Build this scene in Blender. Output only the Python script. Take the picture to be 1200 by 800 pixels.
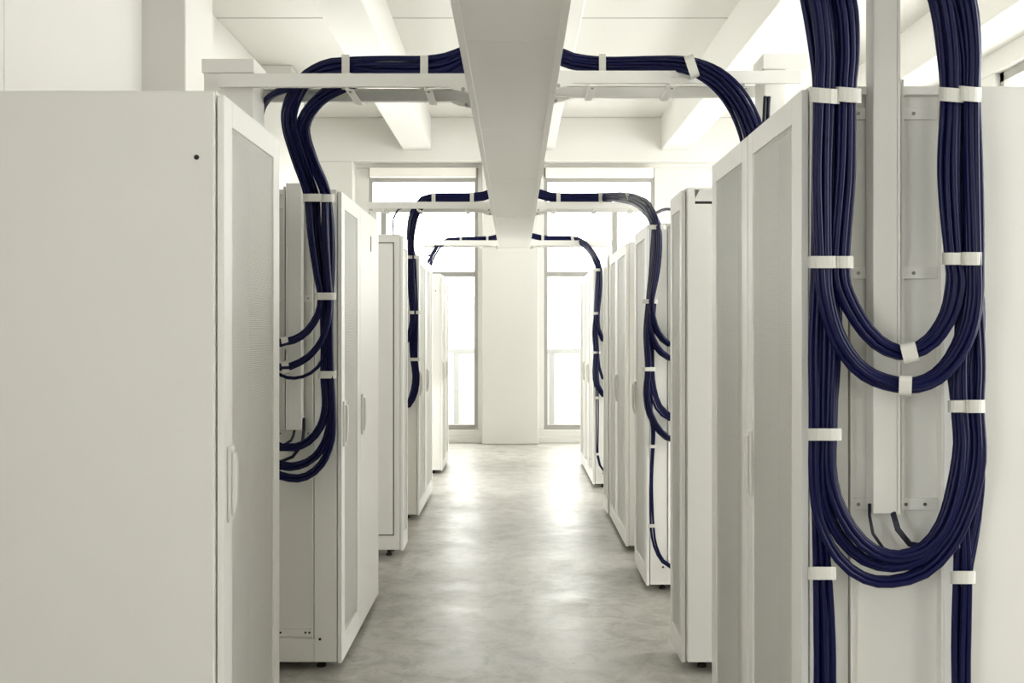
import bpy, bmesh, math, random
from mathutils import Vector, Matrix
random.seed(7)
for o in list(bpy.data.objects): bpy.data.objects.remove(o)
S = bpy.context.scene
COL = S.collection

# ---------------------------------------------------------------- camera
F, CX, CY, EYE = 1167.0, 604.0, 391.0, 1.47
cd = bpy.data.cameras.new('camera'); cam = bpy.data.objects.new('camera', cd); COL.objects.link(cam)
cam.location = (0, 0, EYE); cam.rotation_euler = (math.pi/2, 0, 0)
cd.sensor_width = 36; cd.lens = F/1200*36
cd.shift_x = (600-CX)/1200; cd.shift_y = -(400-CY)/1200
cd.clip_start = 0.05
S.camera = cam
# ---------------------------------------------------------------- world and light
w = bpy.data.worlds.new('sky'); S.world = w; w.use_nodes = True
bg = w.node_tree.nodes['Background']; bg.inputs[0].default_value = (1.0, 0.99, 0.97, 1); bg.inputs[1].default_value = 5.0
S.view_settings.view_transform = 'Standard'; S.view_settings.look = 'None'
S.view_settings.gamma = 1; S.view_settings.use_curve_mapping = False
S.view_settings.exposure = 1.0
S.cycles.max_bounces = 14; S.cycles.diffuse_bounces = 8; S.cycles.transparent_max_bounces = 24
# room numbers
YB = 13.25      # front face of the far wall
YW = 13.50      # window plane
XL, XR = -2.72, 4.15
ZC = 4.35       # ceiling
YN = -5.0       # wall behind the camera
ADDED_LEFT_WINS = [(-3.8, -1.4, 3.15), (4.7, 5.3, 2.6), (8.3, 10.5, 3.15)]  # added, unseen openings that let more daylight onto the racks and aisle
SIDE_WINS = [(0.6, 4.4), (5.7, 8.65), (9.1, 12.9)]  # only the middle one is glimpsed; the other two are added for daylight
ADDED_NEAR_WINS = [(-.5, 1.1)]  # added high window, lights the rack sides that face the camera
NS = 2.6        # sill of the high window added behind the camera for daylight
def portal(loc, rot, sx, sy):
    l = bpy.data.lights.new('daylight_portal', 'AREA'); l.shape = 'RECTANGLE'; l.size = sx; l.size_y = sy
    l.cycles.is_portal = True
    o = bpy.data.objects.new('daylight_portal', l); COL.objects.link(o); o.location = loc; o.rotation_euler = rot
for y0, y1 in SIDE_WINS: portal((XR+.32, (y0+y1)/2, 2.3), (0, math.pi/2, 0), 2.9, y1-y0)
for y0, y1, zt in ADDED_LEFT_WINS: portal((XL-.32, (y0+y1)/2, (.5+zt)/2), (0, -math.pi/2, 0), zt-.5, y1-y0)
for x0, x1 in ADDED_NEAR_WINS: portal(((x0+x1)/2, YN-.32, (NS+3.75)/2), (math.pi/2, 0, 0), x1-x0, 3.75-NS)
for xc in (-1.25, 1.14): portal((xc, YW+.2, 1.95), (-math.pi/2, 0, 0), 1.5, 3.6)

# ---------------------------------------------------------------- helpers
def P(px, py, y):
    """a point seen at photograph pixel px,py and standing y metres down the aisle"""
    return Vector(((px-CX)*y/F, y, EYE-(py-CY)*y/F))
def tag(o, label=None, cat=None, group=None, kind=None):
    if label: o['label'] = label
    if cat: o['category'] = cat
    if group: o['group'] = group
    if kind: o['kind'] = kind
    return o
def thing(name, label, cat, loc=(0, 0, 0), group=None):
    o = bpy.data.objects.new(name, None); COL.objects.link(o); o.location = loc; o.empty_display_size = .1
    return tag(o, label, cat, group)
def obj(name, bm, m, parent=None, smooth=False, bevel=0):
    me = bpy.data.meshes.new(name)
    bmesh.ops.recalc_face_normals(bm, faces=bm.faces)
    if parent: bm.transform(Matrix.Translation(-root_loc(parent)))
    bm.to_mesh(me); bm.free(); me.materials.append(m)
    if smooth:
        for p in me.polygons: p.use_smooth = True
    o = bpy.data.objects.new(name, me); COL.objects.link(o)
    if parent: o.parent = parent
    if bevel:
        b = o.modifiers.new('bevel', 'BEVEL'); b.width = bevel; b.segments = 2; b.limit_method = 'ANGLE'
    return o
def root_loc(p):
    v = Vector((0, 0, 0))
    while p: v += p.location; p = p.parent
    return v
def struct(name, bm, m, bevel=0): return tag(obj(name, bm, m, bevel=bevel), kind='structure')
def bx(bm, x0, x1, y0, y1, z0, z1):
    if x0 > x1: x0, x1 = x1, x0
    v = [bm.verts.new((x, y, z)) for x in (x0, x1) for y in (y0, y1) for z in (z0, z1)]
    for f in ((0, 1, 3, 2), (4, 6, 7, 5), (0, 4, 5, 1), (2, 3, 7, 6), (0, 2, 6, 4), (1, 5, 7, 3)):
        bm.faces.new([v[i] for i in f])
    return bm
def box(*a): return bx(bmesh.new(), *a)
def cyl(bm, a, b, r, n=12):
    a, b = Vector(a), Vector(b); t = (b-a).normalized()
    u = t.orthogonal().normalized(); v = t.cross(u)
    R = [[bm.verts.new(p + (u*math.cos(2*math.pi*i/n)+v*math.sin(2*math.pi*i/n))*r) for i in range(n)] for p in (a, b)]
    for i in range(n): bm.faces.new((R[0][i], R[0][(i+1) % n], R[1][(i+1) % n], R[1][i]))
    bm.faces.new(R[0]); bm.faces.new(R[1][::-1])
    return bm
def prism_yz(bm, pts, x0, x1):
    A = [bm.verts.new((x0, p[0], p[1])) for p in pts]; B = [bm.verts.new((x1, p[0], p[1])) for p in pts]
    n = len(pts)
    for i in range(n): bm.faces.new((A[i], A[(i+1) % n], B[(i+1) % n], B[i]))
    bm.faces.new(A); bm.faces.new(B[::-1]); return bm

# ---------------------------------------------------------------- materials
def mat(name, col, rough=.5, spec=.5, metal=0, noise=0, nscale=30):
    m = bpy.data.materials.new(name); m.use_nodes = True; nt = m.node_tree
    b = nt.nodes['Principled BSDF']
    b.inputs['Base Color'].default_value = (*col, 1); b.inputs['Roughness'].default_value = rough
    b.inputs['Metallic'].default_value = metal; b.inputs['Specular IOR Level'].default_value = spec
    if noise:
        tc = nt.nodes.new('ShaderNodeTexCoord'); n = nt.nodes.new('ShaderNodeTexNoise'); n.inputs['Scale'].default_value = nscale
        n.inputs['Detail'].default_value = 4
        bp = nt.nodes.new('ShaderNodeBump'); bp.inputs['Strength'].default_value = noise; bp.inputs['Distance'].default_value = .002
        nt.links.new(tc.outputs['Object'], n.inputs['Vector']); nt.links.new(n.outputs['Fac'], bp.inputs['Height'])
        nt.links.new(bp.outputs['Normal'], b.inputs['Normal'])
    return m
M_WALL = mat('wall_paint', (.64, .63, .60), .8, .2, noise=.25, nscale=40)
M_CEIL = mat('ceiling_paint', (.64, .63, .60), .85, .2)
M_RACK = mat('rack_grey_powder_coat', (.81, .80, .765), .45, .35, noise=.15, nscale=400)
M_DOOR = mat('door_powder_coat', (.84, .83, .80), .42, .35)
M_TRAY = mat('tray_powder_coat', (.86, .85, .82), .5, .3)
M_LADDER = mat('ladder_powder_coat', (.82,.81,.775), .45, .35)
M_RECESS = mat('recess_sheet', (.82, .81, .775), .5, .3)
M_INNER = mat('equipment_blanking', (.66, .65, .60), .6, .3)
M_DARK = mat('dark_gap_rubber', (.03, .028, .025), .7, .2)
M_SCREW = mat('zinc_screw', (.35, .34, .31), .35, .5, metal=.8)
M_CABLE = mat('navy_cable_sheath', (.0045, .0055, .048), .32, .2)
M_CABLE2 = mat('black_cable_sheath', (.012, .013, .03), .4, .45)
M_STRAP = mat('white_hook_and_loop', (.68, .67, .625), .8, .15, noise=.5, nscale=900)
M_FRAME = mat('window_frame_paint', (.33, .325, .30), .5, .3)
M_BLIND = mat('blind_cassette', (.78, .76, .71), .6, .3)
M_HANDLE = mat('handle_grey', (.74, .73, .69), .4, .4)
M_OUT = mat('exterior_render', (.42, .42, .41), .9, .1)
M_OUT2 = mat('exterior_rail', (.30, .30, .29), .7, .2)
M_OUT3 = mat('exterior_panel', (.62, .61, .58), .8, .2)

def glass_mat():
    m = bpy.data.materials.new('window_glass'); m.use_nodes = True; nt = m.node_tree; nt.nodes.clear()
    o = nt.nodes.new('ShaderNodeOutputMaterial'); t = nt.nodes.new('ShaderNodeBsdfTransparent'); g = nt.nodes.new('ShaderNodeBsdfGlossy')
    g.inputs['Roughness'].default_value = .02; t.inputs[0].default_value = (.96, .97, .96, 1)
    lw = nt.nodes.new('ShaderNodeLayerWeight'); lw.inputs['Blend'].default_value = .5
    pw = nt.nodes.new('ShaderNodeMath'); pw.operation = 'POWER'; pw.inputs[1].default_value = 5; nt.links.new(lw.outputs['Facing'], pw.inputs[0])
    f = nt.nodes.new('ShaderNodeMath'); f.operation = 'MULTIPLY_ADD'; f.inputs[1].default_value = .6; f.inputs[2].default_value = .03; nt.links.new(pw.outputs[0], f.inputs[0])
    mx = nt.nodes.new('ShaderNodeMixShader')
    nt.links.new(f.outputs[0], mx.inputs[0]); nt.links.new(t.outputs[0], mx.inputs[1]); nt.links.new(g.outputs[0], mx.inputs[2])
    nt.links.new(mx.outputs[0], o.inputs[0]); return m
M_GLASS = glass_mat()

def perf_mat():
    """sheet punched with staggered round holes"""
    m = bpy.data.materials.new('perforated_sheet'); m.use_nodes = True; nt = m.node_tree
    b = nt.nodes['Principled BSDF']; b.inputs['Base Color'].default_value = (.83, .82, .785, 1); b.inputs['Roughness'].default_value = .45
    out = nt.nodes['Material Output']
    geo = nt.nodes.new('ShaderNodeTexCoord'); sep = nt.nodes.new('ShaderNodeSeparateXYZ')
    nt.links.new(geo.outputs['Object'], sep.inputs[0])
    p = .0065
    def mth(op, a, bb=None):
        n = nt.nodes.new('ShaderNodeMath'); n.operation = op
        for i, v in enumerate((a, bb)):
            if v is None: continue
            if isinstance(v, (int, float)): n.inputs[i].default_value = v
            else: nt.links.new(v, n.inputs[i])
        return n.outputs[0]
    def lattice(sh):
        u = mth('MULTIPLY', mth('SUBTRACT', mth('FRACT', mth('ADD', mth('DIVIDE', sep.outputs['Y'], p), sh+100)), .5), p)
        v = mth('MULTIPLY', mth('SUBTRACT', mth('FRACT', mth('ADD', mth('DIVIDE', sep.outputs['Z'], p*1.732), sh+100)), .5), p*1.732)
        return mth('SQRT', mth('ADD', mth('MULTIPLY', u, u), mth('MULTIPLY', v, v)))
    hole = mth('LESS_THAN', mth('MINIMUM', lattice(0), lattice(.5)), p*.37)
    t = nt.nodes.new('ShaderNodeBsdfTransparent'); mx = nt.nodes.new('ShaderNodeMixShader')
    nt.links.new(hole, mx.inputs[0]); nt.links.new(b.outputs[0], mx.inputs[1]); nt.links.new(t.outputs[0], mx.inputs[2])
    nt.links.new(mx.outputs[0], out.inputs[0]); return m
M_PERF = perf_mat()

def floor_mat():
    m = bpy.data.materials.new('polished_concrete'); m.use_nodes = True; nt = m.node_tree
    b = nt.nodes['Principled BSDF']; tc = nt.nodes.new('ShaderNodeTexCoord')
    def noise(s, d, rough=.6, dist=0, vec=None):
        n = nt.nodes.new('ShaderNodeTexNoise'); n.inputs['Scale'].default_value = s; n.inputs['Detail'].default_value = d
        n.inputs['Roughness'].default_value = rough; n.inputs['Distortion'].default_value = dist
        nt.links.new(vec or tc.outputs['Object'], n.inputs['Vector']); return n.outputs['Fac']
    def ramp(src, stops):
        r = nt.nodes.new('ShaderNodeValToRGB'); e = r.color_ramp.elements
        while len(e) < len(stops): e.new(.5)
        for el, (ps, c) in zip(e, stops): el.position = ps; el.color = (*c, 1) if len(c) == 3 else c
        nt.links.new(src, r.inputs[0]); return r.outputs[0]
    def mul(a, c, fac=1):
        x = nt.nodes.new('ShaderNodeMix'); x.data_type = 'RGBA'; x.blend_type = 'MULTIPLY'; x.inputs[0].default_value = fac
        nt.links.new(a, x.inputs[6]); nt.links.new(c, x.inputs[7]); return x.outputs[2]
    base = ramp(noise(1.3, 8, .65, .6), [(.3, (.34, .33, .295)), (.5, (.41, .398, .362)), (.72, (.49, .475, .435))])
    fine = ramp(noise(6, 12, .78, .5), [(.36, (.60, .585, .55)), (.56, (1, 1, 1))])
    spot = ramp(noise(26, 5, .6), [(.30, (.45, .43, .4)), (.37, (1, 1, 1))])
    # scuffs: stretched thin noise
    mp = nt.nodes.new('ShaderNodeMapping'); mp.inputs['Scale'].default_value = (1.2, 16, 1); mp.inputs['Rotation'].default_value = (0, 0, .5)
    nt.links.new(tc.outputs['Object'], mp.inputs[0])
    scuff = ramp(noise(1.2, 6, .7, 1.0, mp.outputs[0]), [(.30, (.50, .48, .44)), (.40, (1, 1, 1))])
    c = mul(mul(mul(base, fine), spot, .6), scuff, .55)
    nt.links.new(c, b.inputs['Base Color'])
    rg = ramp(noise(2.2, 7, .65, .4), [(.3, (.30,)*3), (.7, (.44,)*3)])
    nt.links.new(rg, b.inputs['Roughness']); b.inputs['Specular IOR Level'].default_value = .55
    bp = nt.nodes.new('ShaderNodeBump'); bp.inputs['Strength'].default_value = .04; bp.inputs['Distance'].default_value = .006
    nt.links.new(noise(7, 5), bp.inputs['Height']); nt.links.new(bp.outputs[0], b.inputs['Normal'])
    return m
M_FLOOR = floor_mat()

# ---------------------------------------------------------------- room shell
struct('floor', box(XL-.3, XR+.4, YN-.3, YW+.1, -.12, 0), M_FLOOR)
bm = box(XL-.3, XR+.4, YN-.3, YW+.4, ZC, ZC+.2)
for c in (-3.0, -1.307, .33, 2.125):
    if c > -2.9: bx(bm, c-.187, c+.187, YN, YB+.001, 3.91, ZC+.01)
bx(bm, 3.70, XR+.01, YN, YB, 3.91, ZC+.01)
struct('ceiling', bm, M_CEIL, bevel=.012)
# thin joints across the ceiling
k = 1
for yj in (3.2, 6.1, 9.08, 12.0):
    bm = bmesh.new()
    for a, b in ((XL, -1.494), (-1.12, .143), (.517, 1.938)): bx(bm, a, b, yj-.005, yj+.005, ZC-.004, ZC)
    struct('trim_%d' % k, bm, M_FRAME); k += 1
# left wall with pilasters, pierced by the added windows
bm = bmesh.new()
e = [YN-.3] + [v for wdw in ADDED_LEFT_WINS for v in wdw[:2]] + [YB]
for i in range(0, len(e), 2): bx(bm, XL-.3, XL, e[i], e[i+1], 0, ZC)
for a, b, zt in ADDED_LEFT_WINS: bx(bm, XL-.3, XL, a, b, 0, .5); bx(bm, XL-.3, XL, a, b, zt, ZC)
for y0, y1 in ((3.6, 4.25), (7.25, 7.9), (10.67, 11.3)): bx(bm, XL-.01, -2.4, y0, y1, 0, ZC)
struct('wall_left', bm, M_WALL, bevel=.01)
# right wall: one window in sight, the rest of the row added for daylight
bm = bmesh.new()
ZS, ZT = .85, 3.73
bx(bm, XR, XR+.3, YN-.3, YB, 0, ZS); bx(bm, XR, XR+.3, YN-.3, YB, ZT, ZC)
e = [YN-.3] + [v for wdw in SIDE_WINS for v in wdw] + [YB]
for i in range(0, len(e), 2): bx(bm, XR, XR+.3, e[i], e[i+1], ZS, ZT)
bx(bm, 4.02, XR+.01, 9.85, 10.5, 0, ZC)
struct('wall_right', bm, M_WALL, bevel=.01)
# near wall (behind the photographer) with a window added for light
bm = bmesh.new()
bx(bm, XL-.3, XR+.3, YN-.3, YN, 0, NS); bx(bm, XL-.3, XR+.3, YN-.3, YN, 3.75, ZC)
e = [XL-.3] + [v for wdw in ADDED_NEAR_WINS for v in wdw] + [XR+.3]
for i in range(0, len(e), 2): bx(bm, e[i], e[i+1], YN-.3, YN, NS, 3.75)
struct('wall_near', bm, M_WALL)
# far wall: deep header, central pier, recessed window wall
WZ0, WZ1 = 1.47-(503-391)*YW/F, 1.47+(391-197)*YW/F
WL = ((432.5-CX)*YW/F, (560-CX)*YW/F); WR = ((637.5-CX)*YW/F, (766.5-CX)*YW/F)
zh = 1.47+(391-189)*YB/F
bm = bmesh.new()
xo = (413.5-CX)*YB/F
bx(bm, XL-.3, XR+.3, YB, YB+.5, zh, ZC)                      # header
bx(bm, XL-.3, xo, YB, YB+.5, 0, zh)                          # left of the recess
bx(bm, (565-CX)*YB/F, (631-CX)*YB/F, YB, YB+.5, 0, zh)       # pier
bx(bm, 3.2, XR+.3, YB, YB+.5, 0, zh)
struct('wall_far', bm, M_WALL, bevel=.012)
bm = bmesh.new()
bx(bm, xo-.1, 3.3, YW-.02, YW+.24, WZ1, zh+.1); bx(bm, xo-.1, 3.3, YW-.02, YW+.24, 0, WZ0)
for a, b in ((xo-.1, WL[0]), (WL[1], WR[0]), (WR[1], 3.3)): bx(bm, a, b, YW-.02, YW+.24, WZ0, WZ1)
struct('wall_far_recess', bm, M_WALL, bevel=.008)
bm = bmesh.new()
for a, b in ((xo, (565-CX)*YB/F), ((631-CX)*YB/F, 3.2)):
    bx(bm, a, b, YW-.10, YW-.02, 0, .085); bx(bm, a, b, YW-.06, YW-.02, .085, .165)
struct('baseboard_far', bm, M_WALL, bevel=.006)

def far_window(n, x0, x1, mx):
    t = thing('window_%d' % n, None, None, ((x0+x1)/2, YW, WZ0)); t['kind'] = 'structure'
    y0, y1 = YW-.01, YW+.06; fw = .048
    zt1 = 1.47+(391-321)*YW/F; zt2 = 1.47+(391-241.5)*YW/F
    top = 1.47+(391-209)*YW/F
    bm = bmesh.new()
    bx(bm, x0, x0+fw, y0, y1, WZ0, WZ1); bx(bm, x1-fw, x1, y0, y1, WZ0, WZ1)
    bx(bm, x0+fw, x1-fw, y0, y1, WZ0, WZ0+.065); bx(bm, x0+fw, x1-fw, y0, y1, top-.05, WZ1)
    bx(bm, x0+fw, x1-fw, y0, y1, zt1-.035, zt1+.035); bx(bm, x0+fw, x1-fw, y0, y1, zt2-.05, zt2+.05)
    bx(bm, mx-.037, mx+.037, y0, y1, zt1+.035, zt2-.05)
    obj('window_frame', bm, M_FRAME, t, bevel=.004)
    obj('pane', box(x0+.01, x1-.01, YW+.024, YW+.030, WZ0+.03, WZ1-.03), M_GLASS, t)
    tag(obj('roller_blind_cassette', box(x0+.02, x1-.02, YW-.13, YW-.012, top, WZ1-.01), M_BLIND, None, bevel=.012),
        'white roller blind cassette across the top of the %s far window' % ('left' if n == 1 else 'right'), 'blind', 'roller blinds at the far windows')
far_window(1, WL[0], WL[1], (449.5-CX)*YW/F)
far_window(2, WR[0], WR[1], (720.2-CX)*YW/F)
n = 3
for y0, y1 in SIDE_WINS:  # first and last of these are added light sources
    t = thing('window_%d' % n, None, None, (XR+.1, (y0+y1)/2, ZS)); t['kind'] = 'structure'; n += 1
    bm = bmesh.new(); X0, X1 = XR+.06, XR+.14
    for a, b in ((y0, y0+.07), (y1-.07, y1), ((y0+y1)/2-.035, (y0+y1)/2+.035)): bx(bm, X0, X1, a, b, ZS, ZT)
    for a, b in ((ZS, ZS+.07), (ZT-.08, ZT)): bx(bm, X0, X1, y0, y1, a, b)
    obj('window_frame', bm, M_FRAME, t); obj('pane', box(XR+.10, XR+.106, y0+.02, y1-.02, ZS+.02, ZT-.02), M_GLASS, t)
for y0, y1, zt in ADDED_LEFT_WINS:  # glazing of the added left windows, kept out of view
    t = thing('window_%d' % n, None, None, (XL-.1, (y0+y1)/2, .5)); t['kind'] = 'structure'; n += 1
    bm = bmesh.new(); X0, X1 = XL-.16, XL-.08
    for a, b in ((y0, y0+.07), (y1-.07, y1)): bx(bm, X0, X1, a, b, .5, zt)
    for a, b in ((.5, .57), (zt-.08, zt)): bx(bm, X0, X1, y0, y1, a, b)
    obj('window_frame', bm, M_FRAME, t); obj('pane', box(XL-.123, XL-.117, y0+.02, y1-.02, .52, zt-.02), M_GLASS, t)
for x0, x1 in ADDED_NEAR_WINS:  # glazing of the added, unseen near window
    t = thing('window_%d' % n, None, None, ((x0+x1)/2, YN-.1, NS)); t['kind'] = 'structure'; n += 1
    bm = bmesh.new()
    for a, b in ((x0, x0+.06), ((x0+x1)/2-.03, (x0+x1)/2+.03), (x1-.06, x1)): bx(bm, a, b, YN-.14, YN-.06, NS, 3.75)
    for a, b in ((NS, NS+.07), (3.68, 3.75)): bx(bm, x0, x1, YN-.14, YN-.06, a, b)
    obj('window_frame', bm, M_FRAME, t); obj('pane', box(x0+.02, x1-.02, YN-.104, YN-.098, NS+.02, 3.73), M_GLASS, t)

# ---------------------------------------------------------------- outside the windows
t = thing('balcony_balustrade', 'pale balcony balustrade with a grey top rail outside the far windows', 'railing', (0, 15.2, -.1))
obj('top_rail', box(-4, 4.5, 15.17, 15.23, 1.18, 1.24), M_OUT2, t)
obj('infill_panel', box(-4, 4.5, 15.19, 15.21, -.1, 1.18), M_OUT3, t)
for i, xx in enumerate((-3.6, -2.4, -.9, .55, 2.0, 3.4)): obj('post', box(xx-.035, xx+.035, 15.14, 15.19, -.1, 1.18), M_OUT2, t)
struct('floor_balcony', box(-4, 4.5, 13.8, 15.3, -.3, -.1), M_OUT)
t = thing('distant_building', 'pale flat roofed building seen faintly across the street through the far windows', 'building', (0, 34, -6))
obj('wall', box(-16, 18, 34, 42, -6, 2.45), M_OUT, t)
obj('roof_band', box(-16.2, 18.2, 33.8, 42.2, 2.45, 2.75), M_OUT3, t)
for xx in range(-14, 18, 4): obj('window', box(xx, xx+1.6, 33.95, 34.02, -.6, 1.2), M_OUT2, t)

# ---------------------------------------------------------------- racks
def handle(parent, s, xf, yc):
    """swing handle on a door face; s = direction the door faces (-1 right row, +1 left row)"""
    bm = box(xf, xf+s*.010, yc-.022, yc+.022, .975, 1.175)
    h = obj('handle', bm, M_HANDLE, parent, bevel=.006)
    bm = bmesh.new(); prism = [(.99, .010), (1.16, .010), (1.155, .020), (1.12, .023), (1.03, .022), (1.0, .017)]
    A = [bm.verts.new((xf+s*d, yc-.012, z)) for z, d in prism]; B = [bm.verts.new((xf+s*d, yc+.012, z)) for z, d in prism]
    for i in range(6): bm.faces.new((A[i], A[(i+1) % 6], B[(i+1) % 6], B[i]))
    bm.faces.new(A); bm.faces.new(B[::-1])
    obj('handle', bm, M_HANDLE, parent, bevel=.004).name = 'handle_lever'
    obj('lock_cylinder', cyl(bmesh.new(), (xf+s*.004, yc+.016, 1.01), (xf+s*.015, yc+.016, 1.01), .006), M_DARK, parent)

def rack(label, side, y0, y1, xf, z0=.04, z1=2.10, door='mesh', hnd='near', face='plain', depth=1.05, name='server_rack', cat='server rack', group='server racks along the aisle', m=(.075, .075, .07, .10)):
    s = -side                      # outward direction of the door
    xb = xf - s*.022               # front of carcass
    xr = xb - s*depth
    t = thing(name, label, cat, ((xb+xr)/2, (y0+y1)/2, 0), group)
    g = .003
    # carcass: open shell so light through the perforated door reaches the inside
    bm = bmesh.new(); th = .02
    yn = y0+g+(.020 if face == 'frame' else 0)
    a = xb - s*.0
    bx(bm, a, xr, yn, yn+th, z0, z1-.01); bx(bm, a, xr, y1-g-th, y1-g, z0, z1-.01)
    bx(bm, a, xr, yn+th, y1-g-th, z1-.03, z1-.01); bx(bm, a, xr, yn+th, y1-g-th, z0, z0+.03)
    bx(bm, xr, xr+s*th, yn+th, y1-g-th, z0+.03, z1-.03)
    obj('carcass', bm, M_RACK, t)
    obj('equipment_front', box(xb-s*.07, xb-s*.10, yn+th+.001, y1-g-th-.001, z0+.031, z1-.031), M_INNER, t)
    obj('top_panel', box(a, xr, yn, y1-g, z1-.01, z1), M_RACK, t)
    # door
    dz0, dz1 = z0-.005, z1-.01
    xd0 = xf - s*.018
    d0, d1 = y0+.001, y1-.004
    if door == 'mesh':
        bm = bmesh.new(); l, r, tp, bt = m
        bx(bm, xd0, xf, d0, d0+l, dz0, dz1); bx(bm, xd0, xf, d1-r, d1, dz0, dz1)
        bx(bm, xd0, xf, d0+l, d1-r, dz1-tp, dz1); bx(bm, xd0, xf, d0+l, d1-r, dz0, dz0+bt)
        d = obj('door', bm, M_DOOR, t, bevel=.002)
        obj('perforated_panel', box(xf-s*.005, xf-s*.0062, d0+l-.004, d1-r+.004, dz0+bt-.004, dz1-tp+.004), M_PERF, d)
    else:
        d = obj('door', box(xd0, xf, d0, d1, dz0, dz1), M_DOOR, t, bevel=.003)
    if hnd: handle(d, s, xf, d0+.045 if hnd == 'near' else d1-.045)
    # feet
    for fx in (xb-s*.08, xr+s*.08):
        for fy in (y0+.07, y1-.07):
            obj('levelling_foot', cyl(cyl(bmesh.new(), (fx, fy, 0), (fx, fy, .012), .020), (fx, fy, .012), (fx, fy, z0), .012), M_DARK, t)
    if face == 'panel':
        p = obj('side_panel', box(xb, xr, y0-.012, y0+.002, z0+.012, z1-.004), M_RACK, t, bevel=.004)
        obj('lock_cylinder', cyl(bmesh.new(), (xb-s*.045, y0-.006, 1.925), (xb-s*.045, y0-.0145, 1.925), .0065), M_DARK, p)
    if face == 'frame':
        bm = bmesh.new(); c1 = xb-s*.097; c2 = xb-s*.340
        bx(bm, xb, c1, y0+.001, y0+.038, z0, z1-.001)
        bx(bm, c1, c2, y0+.001, y0+.038, z0, z0+.10)
        bx(bm, c2, xr, y0+.001, y0+.038, z0, z1-.001)
        bx(bm, c1, c2, y0+.001, y0+.038, z1-.022, z1-.001)
        obj('side_frame', bm, M_RACK, t, bevel=.0015)
        obj('flange', box(c1-s*.004, c1-s*.010, y0-.006, y0+.030, z0+.101, z1-.03), M_RACK, t)
        obj('flange', box(c2+s*.010, c2+s*.004, y0-.006, y0+.030, z0+.101, z1-.03), M_RACK, t)
        # cross rails with screws
        for zz in (z1-.068, 1.625, 1.035, .165):
            zc = zz
            r = obj('cross_rail', box(c1-s*.011, c2+s*.011, y0+.012, y0+.034, zc-.015, zc+.015), M_RACK, t, bevel=.0015)
            for fr in ((.10, .17, .62, .70, .88) if zz < .3 else (.12, .62, .82) if zz < 1.1 else (.12, .70)):
                xx = c1+(c2-c1)*fr
                obj('screw', cyl(bmesh.new(), (xx, y0+.013, zc), (xx, y0+.010, zc), .0048, 8), M_SCREW if zz > .3 else M_DARK, r)
        cyl_ = cyl(bmesh.new(), (xb-s*.073, y0+.002, z0+.10), (xb-s*.073, y0-.003, z0+.10), .006, 8)
        obj('screw', cyl_, M_DARK, t)
        # slim vertical duct and angle profile in the bay
        dz = 1.02 if y0 < 3 else 1.055
        top = 2.62 if y0 < 3 else z1+.02
        f0, f1 = xb-s*.144, xb-s*.204
        obj('cable_duct', box(f0, f1, y0-.045, y0+.010, dz, top), M_LADDER, t, bevel=.003)
        obj('duct_lid_edge', box(f1, f1-s*.006, y0-.050, y0-.01, dz, top), M_LADDER, t)
        obj('angle_profile', bx(box(f1-s*.016, f1-s*.022, y0-.03, y0+.012, dz, z1+.008), f1-s*.022, f1-s*.006, y0+.004, y0+.012, dz, z1-.01), M_RACK, t)
    if face == 'screw':
        obj('screw', cyl(bmesh.new(), (xb-s*.05, y0+.004, 1.92), (xb-s*.05, y0-.001, 1.92), .006, 8), M_DARK, t)
        obj('screw', cyl(bmesh.new(), (xb-s*.10, y0+.004, .16), (xb-s*.10, y0-.001, .16), .006, 8), M_DARK, t)
    return t

G = 'server racks along the aisle'
rack('pale grey rack nearest the camera in the left row, showing its flat side panel', -1, 2.58, 3.19, -.755, face='panel')
rack('left row rack with a perforated door behind the first hanging cable loops', -1, 4.34, 4.855, -.757, face='frame')
t = rack('left row rack with a smooth unperforated door and a small latch slot', -1, 4.86, 5.51, -.757, door='solid')
obj('latch_slot', box(-.757, -.7555, 5.20, 5.222, 1.90, 1.98), M_DARK, t)
rack('left row rack behind the narrow left cooling unit, with cable loops on its side', -1, 7.88, 8.49, -.762, face='frame')
rack('left row rack adjoining the far side of the one behind the narrow cooling unit', -1, 8.50, 9.15, -.762)
rack('second last rack at the far end of the left row near the window', -1, 10.45, 10.93, -.766, face='screw')
rack('last rack of the left row, closest to the left far window', -1, 10.935, 11.4, -.766)
rack('right row rack nearest the camera, its open side carrying large hanging cable loops', 1, 2.53, 3.118, .727, face='frame', hnd='far', m=(.09, .06, .07, .10))
rack('second right row rack from the camera, joined to the one with the large cable loops', 1, 3.122, 3.69, .727, hnd=None)
rack('right row rack just beyond the narrow cooling unit, with cable loops on its side', 1, 5.68, 6.25, .747, face='frame', hnd='far')
rack('right row rack mid aisle with a small dark screw high on its side', 1, 6.72, 7.365, .746, face='screw', hnd='far', z1=2.09)
rack('right row rack mid aisle, directly before the slim cooling unit', 1, 7.37, 7.90, .746, hnd=None, z1=2.09)
rack('right row rack near the far end with small cable loops hanging on its side', 1, 9.50, 10.15, .74, face='frame', hnd='far')
rack('right row rack between the far looped one and the last one', 1, 10.155, 10.75, .74, hnd='far')
rack('last rack of the right row, closest to the right far window', 1, 10.755, 11.36, .74, hnd=None)

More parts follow.
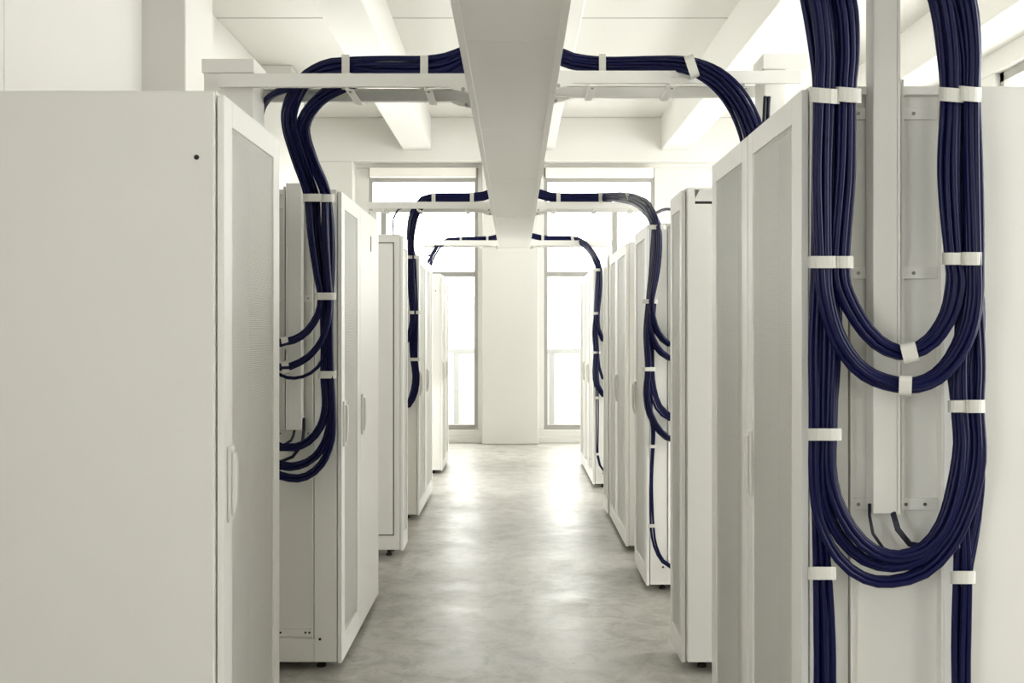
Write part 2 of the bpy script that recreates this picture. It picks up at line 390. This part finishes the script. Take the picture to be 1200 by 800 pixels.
def cooler(label, side, y0, y1, xf, z0, z1, kind):
    s = -side
    t = rack(label, side, y0, y1, xf, z0, z1, hnd=None, name='cooling_unit', cat='cooling unit', group='narrow cooling units between the racks', m=(.045, .045, .08, .10))
    xb = xf - s*.022
    if kind == 'grip':
        # side panel with a recessed grip near the top
        xe = xb-s*1.05; g0, g1 = xb-s*.030, xb-s*.20; zt, zb = z1-.012, z1-.075
        bm = bmesh.new()
        bx(bm, xb, g0, y0-.04, y0+.002, z0+.01, z1-.004); bx(bm, g0, g1, y0-.04, y0+.002, z0+.01, zb)
        bx(bm, g1, xe, y0-.04, y0+.002, z0+.01, z1-.004); bx(bm, g0, g1, y0-.04, y0+.002, zt, z1-.004)
        p = obj('side_panel', bm, M_RACK, t)
        bm = bmesh.new(); v = [(g0+s*-.022, y0-.0402, zt), (g1, y0-.0402, zt), (g1, y0-.006, zb+.016), (g0, y0-.006, zb+.016)]
        bm.faces.new([bm.verts.new(q) for q in v])
        v = [(g0, y0-.006, zb+.016), (g1, y0-.006, zb+.016), (g1, y0-.002, zb+.016), (g0, y0-.002, zb+.016)]
        obj('grip_slope', bm, M_RACK, p)
        obj('grip_slot', box(g0, g1, y0-.004, y0-.001, zb, zb+.017), M_DARK, p)
    if kind == 'inset':
        i0, i1, b0, b1 = xb-s*.045, xb-s*.9, z0+.10, z1-.06
        obj('side_panel', box(i0, i1, y0-.004, y0+.002, b0, b1), M_RACK, t, bevel=.002)
        bm = bmesh.new(); q = .006
        bx(bm, i0+s*q, i0, y0-.0005, y0+.003, b0-q, b1+q); bx(bm, i0, i1, y0-.0005, y0+.003, b1, b1+q); bx(bm, i0, i1, y0-.0005, y0+.003, b0-q, b0)
        obj('gasket', bm, M_DARK, t)
    return t
cooler('narrow white cooling unit in the right row with a recessed grip on its side', 1, 4.335, 4.65, .7226, .045, 2.105, 'grip')
cooler('slim cooling unit in the right row behind two perforated racks, only its front edge showing', 1, 7.93, 8.32, .735, .04, 2.10, 'plain')
cooler('narrow cooling unit in the left row with a dark-edged inset side panel', -1, 6.55, 6.83, -.738, .05, 2.125, 'inset')

# ---------------------------------------------------------------- overhead tray
TX0, TX1, TZ = -.172, .147, 2.358
t = thing('overhead_cable_tray', 'long pale enclosed cable tray running overhead down the middle of the aisle', 'cable tray', (0, 5, TZ))
ys = [-1.5, 1.2, 3.0, 4.30, 5.63, 7.56, 10.3]
for a, b in zip(ys, ys[1:]):
    obj('bottom_cover', box(TX0+.02, TX1-.02, a+.002, b-.002, TZ-.004, TZ+.004), M_TRAY, t)
for x0, x1, xw in ((TX0, TX0+.022, TX0), (TX1-.022, TX1, TX1-.004)):
    for a, b in ((-1.5, 3.65), (3.655, 7.4), (7.405, 10.3)):
        bm = box(x0, x1, a, b, TZ-.009, TZ-.003); bx(bm, xw, xw+.004, a, b, TZ-.003, TZ+.10)
        obj('side_wall', bm, M_TRAY, t)
obj('end_plate', box(TX0, TX1, 10.3, 10.305, TZ-.006, TZ+.10), M_TRAY, t)

# ---------------------------------------------------------------- ladders
def ladder(label, side, ya, yb, xe, ztop, rungs, bracket=True):
    x0 = TX1+.002 if side > 0 else TX0-.002
    t = thing('cable_ladder', label, 'cable ladder', ((x0+xe)/2, (ya+yb)/2, ztop), 'cable ladders across the aisle')
    h = .048; tw = .022
    for y, yo in ((ya, 1), (yb, -1)):
        bm = box(x0, xe, y, y+yo*.003, ztop-h, ztop)
        bx(bm, x0, xe, y+yo*.003, y+yo*tw, ztop-h, ztop-h+.003); bx(bm, x0, xe, y+yo*.003, y+yo*tw, ztop-.003, ztop)
        bmesh.ops.recalc_face_normals(bm, faces=bm.faces)
        obj('side_rail', bm, M_LADDER, t)
        # angled hinge plate where the rail meets the tray
        bm = bmesh.new(); d = .07*side
        pts = [(x0, ztop-h-.022), (x0, ztop-h), (x0+d*1.1, ztop-h), (x0+d*.7, ztop-h-.012)]
        A = [bm.verts.new((p[0], y-.004, p[1])) for p in pts]; B = [bm.verts.new((p[0], y+.010, p[1])) for p in pts]
        for i in range(4): bm.faces.new((A[i], A[(i+1) % 4], B[(i+1) % 4], B[i]))
        bm.faces.new(A); bm.faces.new(B[::-1])
        obj('tray_bracket', bm, M_LADDER, t)
        obj('bolt', cyl(bmesh.new(), (x0+d*.25, y-.012, ztop-h-.012), (x0+d*.25, y+.012, ztop-h-.012), .007, 8), M_SCREW, t)
    for x in rungs:
        r = obj('rung', bx(box(x-.014, x+.014, ya+.003, yb-.003, ztop-h-.012, ztop-h-.009), x-.014, x-.011, ya+.003, yb-.003, ztop-h-.009, ztop-h+.006), M_LADDER, t)
        obj('bolt', cyl(bmesh.new(), (x, ya+.03, ztop-h-.016), (x, ya+.03, ztop-h-.011), .005, 8), M_SCREW, r)
    return t
lad = {}
ladder('nearest cable ladder on the left, running from the tray to the square support post', -1, 3.65, 3.90, -1.085, 2.424, (-.61, -.32))
ladder('nearest visible cable ladder on the right, above the near racks', 1, 3.85, 4.10, 1.105, 2.487, (.30, .61, .90))
ladder('second cable ladder on the left, crossing in front of the left far window', -1, 7.20, 7.45, -1.07, 2.424, (-.35, -.70, -.95))
ladder('second cable ladder on the right, crossing in front of the right far window', 1, 7.20, 7.45, .93, 2.424, (.28, .58, .85))
ladder('farthest and smallest cable ladder on the left side of the tray', -1, 10.02, 10.27, -1.005, 2.41, (-.35, -.65, -.92))
ladder('farthest and smallest cable ladder on the right side of the tray', 1, 10.02, 10.27, .97, 2.41, (.28, .58, .86))
ladder('cable ladder feeding the large cable loops at the right front, mostly above the frame', 1, 2.08, 2.30, 1.25, 2.424, (.3, .6, .9))

def post(label, x0, x1, y0, y1, zt, cap, g='ladder support posts', zb=0):
    t = thing('support_post', label, 'post', ((x0+x1)/2, (y0+y1)/2, zb), g)
    obj('shaft', box(x0, x1, y0, y1, zb+.012, zt-cap), M_LADDER, t, bevel=.004)
    if cap > .02: obj('head_box', box(x0-.006, x1+.006 + (.08 if x0 > 0 else 0), y0-.008, y1+.008, zt-cap, zt), M_LADDER, t, bevel=.003)
    obj('base_plate', box(x0-.03, x1+.03, y0-.03, y1+.03, zb, zb+.012), M_LADDER, t)
post('square pale support post with a box head, behind the nearest left rack', -1.158, -.975, 3.70, 3.865, 2.49, .052)
post('square pale support post with a box head, behind the near right racks', .974, 1.060, 3.90, 4.05, 2.565, .060)
post('slim post under the second left cable ladder, beside the left far window', -1.065, -1.02, 7.28, 7.34, 2.37, 0)
post('slim post under the end of the farthest right cable ladder', .925, .965, 10.06, 10.11, 2.36, 0, zb=2.10)
post('slim post under the end of the farthest left cable ladder', -.95, -.91, 10.10, 10.15, 2.36, 0)

# ---------------------------------------------------------------- cables
def catmull(pts, step):
    out = []
    n = len(pts)
    for i in range(n-1):
        p0 = pts[max(i-1, 0)]; p1 = pts[i]; p2 = pts[i+1]; p3 = pts[min(i+2, n-1)]
        L = (Vector(p2[:3])-Vector(p1[:3])).length
        k = max(1, int(L/step))
        for j in range(k):
            s = j/k
            out.append([.5*((2*b)+(-a+c)*s+(2*a-5*b+4*c-d)*s*s+(-a+3*b-3*c+d)*s**3) for a, b, c, d in zip(p0, p1, p2, p3)])
    out.append(list(pts[-1])); return out

def tube(bm, pts, r, n=8):
    rings = []; T = None; u = None
    for i, p in enumerate(pts):
        a = pts[max(i-1, 0)]; b = pts[min(i+1, len(pts)-1)]
        t = (b-a).normalized()
        if u is None: u = t.orthogonal().normalized()
        else:
            u = u - t*u.dot(t); u.normalize()
        v = t.cross(u)
        rings.append([bm.verts.new(p+(u*math.cos(2*math.pi*k/n)+v*math.sin(2*math.pi*k/n))*r) for k in range(n)])
    for A, B in zip(rings, rings[1:]):
        for k in range(n): bm.faces.new((A[k], A[(k+1) % n], B[(k+1) % n], B[k]))
    bm.faces.new(rings[0][::-1]); bm.faces.new(rings[-1])

def run(parent, wp, y, cols, rows, r=.0065, hd=None, step=.03, n=8, jit=.22, m=None, name='cable'):
    """a family of parallel cables; wp = (px, py, half width in px[, y]) along the run"""
    pts = []
    for q in wp:
        yy = q[3] if len(q) > 3 else y
        c = P(q[0], q[1], yy); pts.append((c.x, c.y, c.z, q[2]*yy/F))
    sm = catmull(pts, step)
    C = [Vector(q[:3]) for q in sm]; W = [max(q[3]-r, 0) for q in sm]
    if hd is None: hd = (rows-1)*r*.95
    # transported frame
    S_ = []; u = None
    for i in range(len(C)):
        t = (C[min(i+1, len(C)-1)]-C[max(i-1, 0)]).normalized()
        if u is None: u = t.cross(Vector((0, 1, 0))).normalized()
        u = (u - t*u.dot(t)).normalized(); S_.append((u.copy(), t.cross(u)))
    for a in range(cols):
        for b in range(rows):
            U = 0 if cols == 1 else (a/(cols-1)*2-1)
            if rows > 1 and cols > 1: U = U*(1-.5/cols) + (.5/cols if b % 2 else -.5/cols)*1.6
            V = 0 if rows == 1 else (b/(rows-1)*2-1)
            V *= 1-.5*U*U
            f1, f2, f3, f4 = (random.uniform(1.2, 3.4) for _ in range(4)); p1, p2 = random.uniform(0, 6.28), random.uniform(0, 6.28)
            path = []; L = 0
            for i in range(len(C)):
                if i: L += (C[i]-C[i-1]).length
                du = jit*r*1.6*math.sin(L*f1*3+p1) if cols > 1 else 0
                dv = jit*r*math.sin(L*f2*3+p2)
                path.append(C[i]+S_[i][0]*(U*W[i]+du)+S_[i][1]*(V*hd+dv))
            bm = bmesh.new(); tube(bm, path, r*random.uniform(.94, 1.04), n)
            obj(name, bm, m or M_CABLE, parent, smooth=True)

def strap(parent, px, py, hw, hh, y, hd=.035, ang=0, th=.003, tilt=0):
    """hook-and-loop band round a bundle: half width hw, half height hh in px; ang = direction of cables from vertical (deg)"""
    c = P(px, py, y); k = y/F; a = hw*k+.002; b = hd; h = hh*k
    n = 28; bm = bmesh.new(); R = []
    rot = Matrix.Rotation(math.radians(ang), 3, 'Y')
    for rr, zz in ((0, -1), (1, -1), (1, 1), (0, 1)):
        ring = []
        for i in range(n):
            w = 2*math.pi*i/n; cs, sn = math.cos(w), math.sin(w)
            x = (a+rr*th)*math.copysign(abs(cs)**.62, cs); yv = (b+rr*th)*math.copysign(abs(sn)**.62, sn)
            v = Vector((x, yv, zz*h + tilt*x)); v2 = rot @ v; v2.x += yv*(px-CX)/F; v2.z -= yv*(py-CY)/F; ring.append(bm.verts.new(c + v2))
        R.append(ring)
    for q in range(4):
        A, B = R[q], R[(q+1) % 4]
        for i in range(n): bm.faces.new((A[i], A[(i+1) % n], B[(i+1) % n], B[i]))
    obj('cable_strap', bm, M_STRAP, parent, smooth=False)

# --- right front harness
t = thing('cable_harness', 'large navy cable harness hanging in loops on the side of the nearest right rack', 'cable bundle', P(1040, 600, 2.44), 'navy cable harnesses')
RR = .0073
TA = [(655, -112, 15, 2.2), (700, -128, 15, 2.2), (850, -128, 15, 2.2), (915, -112, 16, 2.3)]
TB = [(1062, -108, 14, 2.32), (1000, -132, 14, 2.2), (850, -138, 14, 2.2), (700, -138, 14, 2.2), (655, -118, 14, 2.2)]
run(t, TA+[(966, -60, 13), (991, 0, 14), (996, 60, 13), (993, 110, 12), (992, 205, 13), (985, 306, 12), (991, 345, 11), (1015, 387, 10), (1040, 408, 9.5), (1066, 413, 9), (1092, 399, 9.5), (1112, 368, 10), (1120, 330, 11), (1117, 303, 10), (1110, 205, 12), (1113, 110, 11), (1111, 60, 12), (1102, 0, 12), (1082, -60, 13)]+TB, 2.405, 3, 3, RR, step=.025)
run(t, TA+[(942, -60, 15), (961, 0, 16), (968, 60, 15), (967, 110, 15), (964, 205, 14), (966, 306, 13), (969, 350, 12), (984, 400, 11), (1014, 437, 10), (1061, 452, 9), (1098, 441, 10), (1126, 405, 11), (1139, 360, 11), (1140, 303, 11), (1139, 205, 11), (1138, 110, 10), (1137, 60, 11), (1128, 0, 13), (1106, -60, 14)]+TB, 2.40, 4, 3, RR, step=.025)
YB2 = 2.455
run(t, TA+[(932, -60, 10), (946, 0, 11), (955, 60, 9), (959, 110, 8), (957, 205, 8), (957, 306, 7), (953, 400, 7), (954, 470, 7), (954, 509, 7), (954, 560, 7), (960, 608, 7), (982, 652, 8), (1012, 676, 7.5), (1044, 681, 7), (1082, 670, 7.5), (1112, 640, 8), (1134, 595, 8), (1147, 540, 8), (1146, 476, 7), (1148, 430, 7), (1146, 370, 7), (1141, 303, 7), (1144, 205, 7), (1142, 110, 6), (1141, 50, 7), (1134, 0, 8), (1112, -60, 8)]+TB, 2.43, 2, 2, RR)
run(t, TA+[(945, -60, 10), (960, 0, 8), (965, 60, 8), (967, 110, 7), (967, 205, 7), (966, 306, 7), (963, 400, 7), (962, 470, 7), (963, 509, 7), (963, 560, 7), (968, 595, 7), (985, 630, 7), (1012, 656, 6.5), (1046, 665, 6), (1082, 655, 6.5), (1110, 625, 7), (1128, 580, 7), (1137, 530, 7), (1134, 476, 7), (1134, 430, 7), (1136, 370, 7), (1132, 303, 7), (1130, 205, 7), (1130, 110, 7), (1129, 50, 7), (1120, 0, 8), (1102, -60, 8)]+TB, 2.435, 2, 2, RR)
run(t, TA+[(960, -60, 10), (975, 0, 8), (980, 60, 8), (981, 110, 7), (980, 205, 7), (977, 306, 7), (978, 400, 9), (975, 470, 8), (974, 509, 8), (973, 545, 8), (979, 582, 8.5), (998, 620, 8.5), (1024, 645, 8), (1054, 652, 7.5), (1084, 642, 8), (1106, 615, 8.5), (1120, 572, 9), (1127, 520, 8), (1124, 476, 8), (1124, 430, 7), (1126, 370, 7), (1120, 303, 7), (1116, 205, 7), (1119, 110, 7), (1117, 50, 7), (1108, 0, 8), (1090, -60, 8)]+TB, 2.425, 3, 2, RR)
run(t, TA+[(950, -60, 16), (968, 0, 20), (975, 60, 16), (978, 110, 16), (978, 205, 16), (973, 306, 16), (973, 350, 20), (972, 400, 21), (970, 450, 20), (968, 509, 15), (964, 600, 13), (964, 671, 13), (965, 740, 14), (966, 800, 14), (966, 950, 14), (964, 1060, 14)], 2.475, 4, 2, RR)
run(t, [(964, 1060, 14), (966, 950, 14), (966, 800, 13), (965, 740, 13), (963, 671, 12), (960, 600, 10), (958, 560, 9)], 2.447, 3, 1, RR)
run(t, TB[::-1]+[(1094, -60, 13), (1118, 0, 13), (1126, 60, 12), (1129, 110, 12), (1129, 205, 14), (1133, 303, 12), (1145, 350, 11), (1146, 400, 10), (1142, 440, 11), (1137, 476, 12), (1143, 520, 10), (1146, 560, 8), (1142, 605, 9), (1134, 645, 11), (1129, 676, 11), (1128, 740, 12), (1127, 800, 12), (1126, 950, 12), (1126, 1060, 12)], 2.475, 4, 2, RR)
run(t, [(1112, 420, 5), (1122, 476, 9), (1126, 560, 9), (1128, 620, 10), (1129, 676, 11), (1127, 740, 11), (1126, 800, 11), (1126, 1060, 11)], 2.45, 3, 1, RR)
for q in ((967, 112, 16, 8.5, .055), (994, 111, 13, 8.5, .05), (965, 307, 16, 7, .055), (989, 307, 9, 7, .05), (966, 509, 18, 7, .05), (963, 671.5, 14.5, 7.5, .035),
          (1115, 111, 13, 8, .052), (1136, 110, 12, 8.5, .055), (1117, 303, 11, 7, .052), (1139, 303, 12, 7.5, .055), (1123, 476, 10, 7, .045), (1142, 476, 10, 7.5, .05), (1128.5, 676.5, 12.5, 7.5, .035)):
    strap(t, q[0], q[1], q[2], q[3], 2.428, q[4], tilt=-.08 if q[1] < 200 else 0)
strap(t, 1066, 413, 9.8, 9, 2.405, .028, ang=76)
strap(t, 1061, 452, 9.8, 7.5, 2.40, .028, ang=92)
run(t, [(1019, 590, 2, 2.50), (1019, 604, 2, 2.49), (1023, 625, 2), (1035, 642, 2), (1060, 652, 2), (1085, 648, 2)], 2.46, 1, 1, .004, jit=0, m=M_CABLE2)
run(t, [(1046, 585, 4, 2.50), (1046, 600, 4, 2.49), (1052, 620, 4), (1066, 637, 4), (1088, 640, 4), (1105, 625, 4)], 2.46, 2, 1, .005, m=M_CABLE2)

# --- left harness on the second left rack
t = thing('cable_harness', 'navy cable harness curving down from the nearest left ladder behind the near left rack', 'cable bundle', P(380, 400, 4.24), 'navy cable harnesses')
r = .0070
def off(L, d): return [(q[0]+d*math.cos(0 if q[1] > 110 else 1.57*(110-q[1])/30) if q[0] < 430 else q[0],) + tuple(q[1:]) for q in L]
LAD1 = lambda dy, hw: [(574, 76+dy*.5, hw, 3.78), (557, 60+dy*.6, hw, 3.78), (545, 63+dy*.7, hw, 3.78), (524, 71+dy*.9, hw, 3.78), (497, 75+dy, hw, 3.78), (450, 75+dy, hw, 3.78)]
S1 = [(405, 76, 9, 3.78), (378, 80, 9, 3.78), (355, 96, 8, 3.80), (340, 125, 7, 3.86), (339, 150, 7, 3.93), (351, 190, 7, 4.08), (364, 228, 6.5, 4.19)]
S2 = [(425, 93, 8, 3.78), (397, 102, 8, 3.78), (371, 120, 6.5, 3.84), (354.5, 148, 6.2, 3.93), (364, 184, 6.5, 4.08), (377, 214, 6, 4.16), (383, 232, 5.5, 4.19)]
LR = lambda x, hw: [(x, 330, hw), (x, 230, hw), (300, 170, hw, 4.15), (303, 140, hw, 4.0), (312, 118, hw, 3.88), (330, 106, hw, 3.80), (360, 99, hw*.8, 3.78), (430, 95, hw*.8, 3.78)]
run(t, LAD1(0, 9)+off(S1, -4)+[(364, 270, 6.5), (371, 320, 6), (376, 347, 5.8), (373, 368, 5.5), (360, 388, 5.5), (345, 398, 5.5), (330, 402, 5.5), (314, 394, 5.5), (302, 372, 5.5)]+LR(298, 6), 4.185, 3, 2, r)
run(t, LAD1(18, 9)+off(S2, -3)+[(381, 270, 6.5), (384, 320, 6), (386, 347, 5.8), (385, 372, 6), (377, 398, 6.5), (361, 418, 6.5), (340, 429, 6.5), (325, 430, 6), (310, 418, 6), (301, 395, 6)]+LR(297, 6), 4.185, 3, 2, r)
run(t, LAD1(8, 9)+off(S1, 5)[:-1]+[(369, 228, 6.5), (371, 270, 7), (376, 320, 7), (378, 347, 6), (380, 400, 6), (380, 439, 6), (382, 475, 6), (376, 500, 6), (362, 517, 6), (346, 524, 6), (330, 524, 6), (312, 512, 6), (301, 485, 6), (297, 420, 6), (298, 330, 6), (298, 250, 5)], 4.23, 3, 2, r)
run(t, LAD1(16, 9)+off(S2, 2)[:-1]+[(381, 232, 6), (383, 270, 6), (384, 320, 6), (384, 347, 6), (386, 400, 6), (386, 439, 5.5), (388, 480, 6), (383, 512, 6), (369, 535, 6), (350, 545, 6), (330, 545, 6), (310, 532, 5.5), (298, 500, 5.5), (294, 430, 5.5), (294, 330, 5), (294, 250, 5)], 4.235, 3, 2, r)
run(t, LAD1(16, 9)+off(S2, 4)[:-1]+[(385, 232, 5), (388, 270, 5), (388, 320, 5), (387, 347, 5), (387, 400, 5.5), (388, 439, 5), (389.5, 480, 5.5), (388, 515, 6), (377, 543, 6.5), (359, 558, 6.5), (340, 560, 6.5), (318, 552, 6), (300, 532, 5), (290, 495, 5), (288, 430, 4.5), (288, 330, 5), (288, 250, 5)], 4.215, 3, 2, r)
run(t, [(389, 347, 2), (386, 390, 2), (379, 420, 2), (364, 437, 2), (345, 443, 2), (328, 439, 2), (312, 425, 2), (304, 400, 2)], 4.22, 1, 1, r, jit=0)
run(t, [(345, 490, 2, 4.325), (345, 504, 2, 4.31), (341, 516, 2), (330, 523, 2), (318, 520, 2)], 4.26, 1, 1, .006, jit=0, m=M_CABLE2)
run(t, [(356, 490, 2, 4.325), (356, 504, 2, 4.31), (353, 522, 2), (343, 535, 2), (328, 541, 2), (312, 532, 2)], 4.26, 1, 1, .007, jit=0, m=M_CABLE2)
strap(t, 405, 84.5, 19, 4.5, 3.78, .048, ang=90); strap(t, 497, 85, 18.5, 4.5, 3.78, .048, ang=90)
strap(t, 367, 231.5, 10.5, 4.5, 4.2, .045); strap(t, 384, 232, 7, 4.5, 4.2, .045)
strap(t, 381, 347, 11.5, 4.2, 4.21, .045); strap(t, 383.5, 439, 9.5, 4.2, 4.23, .03)
strap(t, 334, 401.5, 6, 4, 4.19, .018, ang=82); strap(t, 334.5, 430.5, 6.5, 4.2, 4.19, .018, ang=82)

# --- right harness from the nearest visible ladder
t = thing('cable_harness', 'navy cable bundle arching off the nearest right ladder and dropping behind the near right racks', 'cable bundle', P(890, 300, 3.74), 'navy cable harnesses')
run(t, [(628, 96, 9, 3.97), (640, 70, 9, 3.97), (652, 64, 9, 3.97), (670, 71, 9, 3.97), (706, 75, 9, 3.97), (760, 74, 9, 3.93), (790, 75, 10, 3.87), (814, 79, 10.5, 3.82), (838, 91, 12, 3.77), (858, 110, 13, 3.75), (873, 135, 13.5), (883, 165, 14), (890, 210, 14), (893, 300, 14), (893, 500, 14), (893, 700, 14), (893, 820, 14)], 3.745, 5, 3, .0066, hd=.017)
strap(t, 706, 75, 10.5, 4, 3.97, .04, ang=90); strap(t, 811, 78, 12.5, 5.5, 3.825, .055, ang=72); strap(t, 893, 300, 15, 4, 3.745, .03)
t = thing('cable_pair', 'two short dark cables rising beside the right support post', 'cable', P(898, 130, 3.87), None)
run(t, [(899, 113, 4.5), (898, 135, 4.5), (896, 200, 4.5), (896, 500, 4.5), (896, 830, 4.5)], 3.865, 2, 1, .0075, jit=0, m=M_CABLE2)

# --- left harness on the second ladder
t = thing('cable_harness', 'navy cable harness dropping from the second left ladder beside the narrow left cooling unit', 'cable bundle', P(485, 420, 7.72), 'navy cable harnesses')
L2 = [(592, 234, 5, 7.32), (584, 226, 5, 7.32), (577, 226, 5, 7.32), (566, 230, 5, 7.32), (553, 231.5, 5, 7.32), (508, 232, 5, 7.32), (497, 235, 5.5, 7.32), (488, 246, 6, 7.36), (483, 262, 6, 7.45), (481, 282, 5.5, 7.62)]
run(t, L2+[(481, 300, 5.5), (482, 335, 5.5), (484, 366, 5), (482, 385, 5), (476, 400, 4.5), (467, 404, 4), (458, 395, 4), (454, 360, 4), (455, 300, 3)], 7.74, 4, 2, .0076, step=.05, n=6)
run(t, L2+[(482.5, 300, 6), (484, 335, 6.8), (485.5, 366, 5.6), (485, 400, 6), (485.5, 421, 5), (488, 440, 5), (486, 458, 5.5), (479, 474, 5), (469, 476, 4), (460, 462, 4), (455, 420, 4), (454, 330, 4), (455, 300, 3)], 7.76, 4, 3, .0076, step=.05, n=6)
run(t, [(500, 241, 1, 7.32), (475, 242, 1, 7.32), (466, 246, 1, 7.36), (461, 256, 1, 7.4), (461, 275, 1, 7.5), (460, 320, 1, 7.7), (459, 420, 1)], 7.76, 1, 1, .0075, jit=0, step=.05, n=6, m=M_CABLE2)
for q in ((553, 231.5, 5.5, 2.3, 90, 7.32), (508, 232, 5.5, 2.3, 90, 7.32), (482, 301, 6.3, 1.8, 0, 7.75), (485.5, 366, 6.2, 1.9, 0, 7.75), (485.8, 421, 5.6, 1.9, 0, 7.76)):
    strap(t, q[0], q[1], q[2], q[3], q[5], .03, ang=q[4])
# --- left far harness
t = thing('cable_harness', 'small navy cable bundle curving down from the farthest left ladder', 'cable bundle', P(505, 400, 10.3), 'navy cable harnesses')
run(t, [(596, 281, 3, 10.13), (590, 276, 3, 10.13), (585, 277, 3, 10.13), (575, 279.5, 3, 10.13), (540, 280.5, 3, 10.13), (525, 281.5, 3, 10.13), (514, 288, 3.5, 10.14), (508, 298, 3.5, 10.2), (503, 312, 3.5, 10.3), (497, 340, 4), (497, 420, 4), (496, 440, 4), (498, 448, 4), (492, 440, 3)], 10.36, 3, 2, .0062, step=.07, n=6)
run(t, [(535, 283, 1, 10.13), (514, 285, 1, 10.13), (506, 291, 1, 10.14), (503, 300, 1, 10.2), (501, 312, 1, 10.3), (500, 440, 1)], 10.36, 1, 1, .006, jit=0, step=.07, n=6, m=M_CABLE2)
for q in ((571, 280, 3.2, 1.3, 90), (540, 281, 3.2, 1.3, 90)): strap(t, q[0], q[1], q[2], q[3], 10.13, .02, ang=q[4])

# --- right harness on the second ladder
t = thing('cable_harness', 'navy cable harness from the second right ladder, looping on the rack past the cooling unit', 'cable bundle', P(765, 450, 5.6), 'navy cable harnesses')
R2 = [(618, 236, 5, 7.32), (625, 228, 5, 7.32), (632, 227, 5, 7.32), (642, 230, 5, 7.32), (655, 231.5, 5, 7.32), (704, 231.5, 5, 7.25), (725, 231, 5.5, 6.9), (742, 234, 6.5, 6.4), (756, 242, 9, 5.9), (764, 254, 9.5, 5.62)]
run(t, R2+[(769, 266, 8.5), (770, 290, 9), (767, 320, 9), (763, 353, 7), (765, 372, 6.5), (771, 390, 6.5), (783, 403, 6), (798, 402, 5), (812, 385, 5), (818, 340, 5), (818, 290, 5)], 5.56, 4, 2, .0076, step=.04, n=6)
run(t, R2+[(770, 266, 8.5), (771, 290, 9), (768, 320, 9), (762, 353, 7), (760, 376, 6.5), (764, 396, 6.5), (775, 413, 6.5), (792, 421, 5), (810, 410, 5), (821, 380, 5), (822, 290, 5)], 5.58, 4, 2, .0076, step=.04, n=6)
run(t, R2+[(768, 266, 8.5), (767, 290, 9), (765, 320, 9), (761, 353, 7), (758, 390, 6.5), (760, 432, 6), (758, 460, 6.5), (762, 485, 7), (774, 506, 7), (790, 516, 6), (808, 508, 5), (820, 480, 5), (824, 400, 5)], 5.60, 4, 2, .0076, step=.04, n=6)
run(t, [(763, 353, 6), (761, 390, 6), (762, 432, 5.5), (765, 455, 5), (772, 476, 5), (785, 488, 5), (800, 487, 4), (812, 470, 4), (818, 400, 4)], 5.62, 4, 1, .0074, step=.04, n=6)
run(t, [(762, 400, 2.5), (763, 432, 2.5), (762, 480, 2.5), (765, 500, 2.7), (765, 523, 2.7), (763, 570, 2.7), (764, 616, 2.7), (768, 640, 2.5), (777, 657, 2.5), (790, 666, 2.5), (808, 664, 2.5)], 5.62, 2, 1, .0068, step=.04, n=6)
run(t, [(757, 238, 1, 5.75), (764, 250, 1, 5.66), (772, 248, 1, 5.70), (780, 245, 1, 5.75), (800, 246, 1, 5.8), (830, 250, 1, 5.85)], 5.75, 1, 1, .009, jit=0, m=M_CABLE2)
for q in ((654.5, 231.5, 5.5, 2.4, 90, 7.32), (704, 231.5, 5.5, 2.4, 90, 7.25), (737, 232.5, 6.6, 2.2, 70, 6.55), (769.5, 266, 9.8, 2.6, 0, 5.57), (762, 353, 8, 2.6, 0, 5.59), (760.5, 432.5, 6.8, 2.4, 0, 5.6), (765, 523, 3.4, 2, 0, 5.62), (764, 616, 3.4, 2, 0, 5.62)):
    strap(t, q[0], q[1], q[2], q[3], q[5], .03 if q[2] > 4 else .012, ang=q[4])
# --- right far harness
t = thing('cable_harness', 'small navy cable harness from the farthest right ladder, hanging by the far right racks', 'cable bundle', P(700, 420, 9.4), 'navy cable harnesses')
R3 = [(613, 281, 3, 10.13), (619, 276, 3, 10.13), (625, 276.5, 3, 10.13), (636, 279, 3, 10.13), (670, 279.5, 3, 10.13), (682, 284, 3.5, 10.0), (692, 293, 4, 9.75), (698, 304, 4.5, 9.5)]
run(t, R3+[(702, 316, 5.3), (702, 340, 5.8), (700, 367, 4.5), (701, 385, 4.5), (706, 398, 4), (713, 402, 3), (720, 390, 3), (721, 340, 3)], 9.40, 3, 2, .0078, step=.06, n=6)
run(t, R3+[(702, 316, 5.3), (701, 340, 5.8), (699, 367, 4.5), (697.5, 390, 4.5), (699, 413, 4.2), (698, 435, 4.5), (700, 452, 4.8), (707, 463, 4), (716, 462, 3), (721, 445, 3), (722, 380, 3)], 9.42, 3, 3, .0078, step=.06, n=6)
run(t, [(699, 400, 2), (700, 413, 2), (702, 430, 2), (706, 443, 2), (712, 446, 2), (718, 436, 2)], 9.44, 2, 1, .0078, step=.06, n=6)
run(t, [(699, 440, 1.6), (700, 466, 1.6), (700, 500, 1.6), (700, 532, 1.6), (703, 545, 1.6), (708, 552, 1.6), (716, 553, 1.6)], 9.44, 2, 1, .0065, step=.06, n=6)
run(t, [(701, 312, 1), (703, 306, 1), (706, 305, 1), (708, 309, 1), (706, 314, 1)], 9.40, 1, 1, .006, jit=0, step=.02, n=6)
for q in ((636, 279, 3.3, 1.6, 90, 10.13), (671, 280, 3.3, 1.6, 80, 10.1), (702, 316, 5.8, 1.6, 0, 9.4), (699.5, 367, 4.6, 1.5, 0, 9.41), (699, 413, 4.4, 1.4, 0, 9.42), (700, 466, 2.3, 1.4, 0, 9.44), (700, 532, 2.3, 1.4, 0, 9.44)):
    strap(t, q[0], q[1], q[2], q[3], q[5], .025 if q[2] > 3 else .01, ang=q[4])
